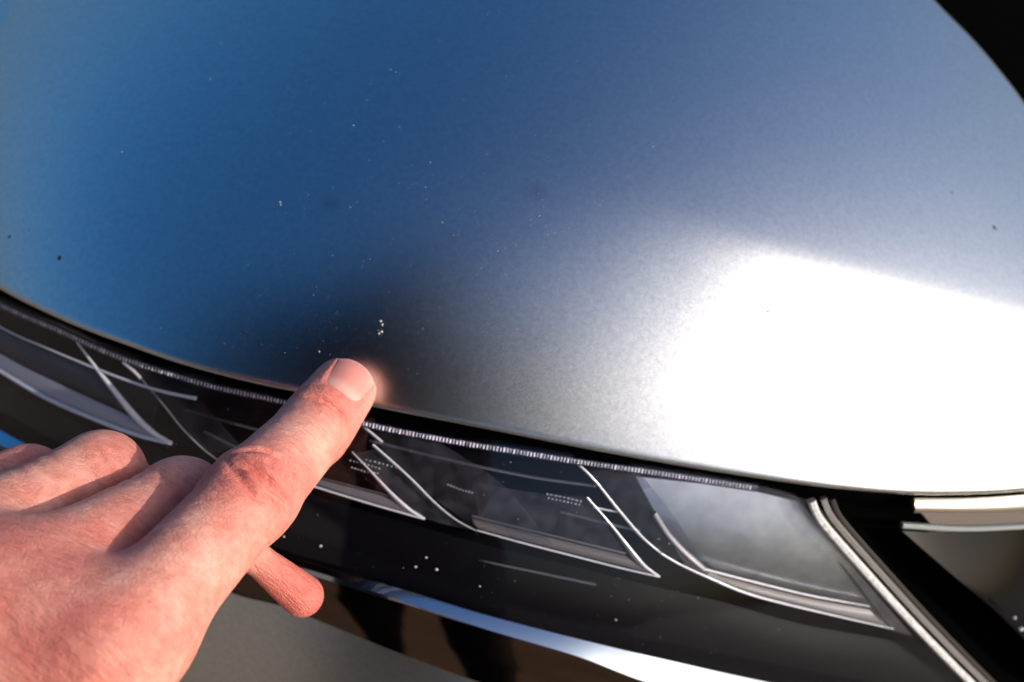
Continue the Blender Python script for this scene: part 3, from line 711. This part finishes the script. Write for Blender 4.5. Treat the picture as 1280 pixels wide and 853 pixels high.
V, Fc = surface_nets(jacket_sdf, np.array([-.46, -1.12, -.16]), np.array([.36, -.02, .66]), .012)
put(mesh_obj('jacket', V, Fc, M['jacket']), person)
def legs_sdf(P):
    d = None
    for sx in (-.11, .11):
        k = HIP + np.array([sx * 1.1, .10, -.42]); a = HIP + np.array([sx * 1.2, -.02, -.84])
        e = smin(round_cone(P, HIP + np.array([sx, 0, -.02]), k, .10, .068), round_cone(P, k, a, .068, .05), .04)
        e = smin(e, round_cone(P, a + np.array([0, 0, -.02]), a + np.array([0, .16, -.03]), .045, .038), .03)
        d = e if d is None else smin(d, e, .03)
    return d
V, Fc = surface_nets(legs_sdf, np.array([-.40, -1.1, -.90]), np.array([.25, -.60, .20]), .014)
put(mesh_obj('trousers', V, Fc, M['trouser']), person)
def head_sdf(P):
    d = round_cone(P, HEAD, HEAD + np.array([0, .055, -.06]), .088, .062)
    d = smin(d, round_cone(P, HEAD + np.array([0, .095, -.045]), HEAD + np.array([0, .115, -.065]), .010, .014), .02)
    d = smin(d, round_cone(P, HEAD + np.array([0, -.05, -.06]), CH + np.array([0, .02, .12]), .055, .06), .04)
    for sx in (-1, 1): d = smin(d, round_cone(P, HEAD + np.array([sx * .086, -.005, -.015]), HEAD + np.array([sx * .090, -.012, -.045]), .014, .010), .01)
    return d
V, Fc = surface_nets(head_sdf, HEAD - .26, HEAD + .2, .010)
put(mesh_obj('head', V, Fc, M['skin']), person)
def face_darkener_sdf(P): return np.maximum(smin(round_cone(P, HEAD + np.array([0, .0, -.02]), HEAD + np.array([0, .055, -.06]), .095, .074), round_cone(P, HEAD + np.array([0, -.05, -.07]), CH + np.array([0, .04, .12]), .07, .075), .04), (P - HEAD) @ np.array([0, .35, .94]) - .012)
V, Fc = surface_nets(face_darkener_sdf, HEAD - .26, HEAD + .2, .010)
put(mesh_obj('face_darkener', V, Fc, M['jacket']), person)  # added and unseen, keeps the face dark in the hood reflection
def hair_sdf(P): return np.maximum(round_cone(P, HEAD + np.array([0, -.02, .015]), HEAD + np.array([0, -.01, .01]), .098, .096), (P - HEAD) @ np.array([0, .62, -.55]) - .012)
V, Fc = surface_nets(hair_sdf, HEAD - .16, HEAD + .16, .009)
put(mesh_obj('hair', V, Fc, M['hair']), person)

# ------------------------------------------------------------------ the camera in the other hand, mirrored in the hood as the dark patch
cb = C - fwd * .036
camera_thing = empty('compact_camera', tuple(cb))
tag(camera_thing, 'black compact camera above the hood, mirrored there as a dark patch', 'camera')
def obox(name, c, hx, hy, hz, mt, parent, bev=.004):
    import bmesh
    bm = bmesh.new(); bmesh.ops.create_cube(bm, size=2)
    for v in bm.verts: v.co = Vector((v.co.x * hx, v.co.y * hy, v.co.z * hz))
    bmesh.ops.bevel(bm, geom=bm.edges[:], offset=bev, segments=2, affect='EDGES')
    me = bpy.data.meshes.new(name)
    for v in bm.verts: v.co = Vector(c + right * v.co.x + up * v.co.y + fwd * v.co.z)
    bm.to_mesh(me); bm.free(); me.materials.append(mt)
    o = bpy.data.objects.new(name, me); COL.objects.link(o); put(o, parent); return o
obox('camera_body', cb, .055, .032, .011, M['black'], camera_thing)
n = 28; V = []
for k, (dz, r) in enumerate(((.011, .024), (.020, .023), (.026, .021), (.026, .016), (.020, .014))):
    for i in range(n):
        a = 2 * math.pi * i / n; V.append(cb + fwd * dz + right * r * math.cos(a) + up * r * math.sin(a))
Fc = [(k * n + i, k * n + (i + 1) % n, (k + 1) * n + (i + 1) % n, (k + 1) * n + i) for k in range(4) for i in range(n)] + [tuple(4 * n + i for i in range(n))]
put(mesh_obj('lens_barrel', V, Fc, M['black']), camera_thing)
def rhand_sdf(P):
    d = round_cone(P, HD_R, HD_R * .5 + EL_R * .5, .030, .026)
    for k in range(4):
        a = HD_R - up * (.02 * (k - 1.5)) * .9; b_ = cb + right * .050 - up * .016 * (k - 1.5) + fwd * .016; c_ = b_ - right * .030 + fwd * .003
        d = smin(d, smin(round_cone(P, a, b_, .011, .009), round_cone(P, b_, c_, .009, .0075), .003), .008)
    th = round_cone(P, HD_R - fwd * .02, cb + right * .030 - fwd * .020 - up * .01, .013, .009)
    return smin(d, th, .01)
V, Fc = surface_nets(rhand_sdf, HD_R - .13, HD_R + .12, .004)
put(mesh_obj('darkened_hand', V, Fc, M['jacket']), person)  # unseen other hand, coloured dark so it gives no warm reflection
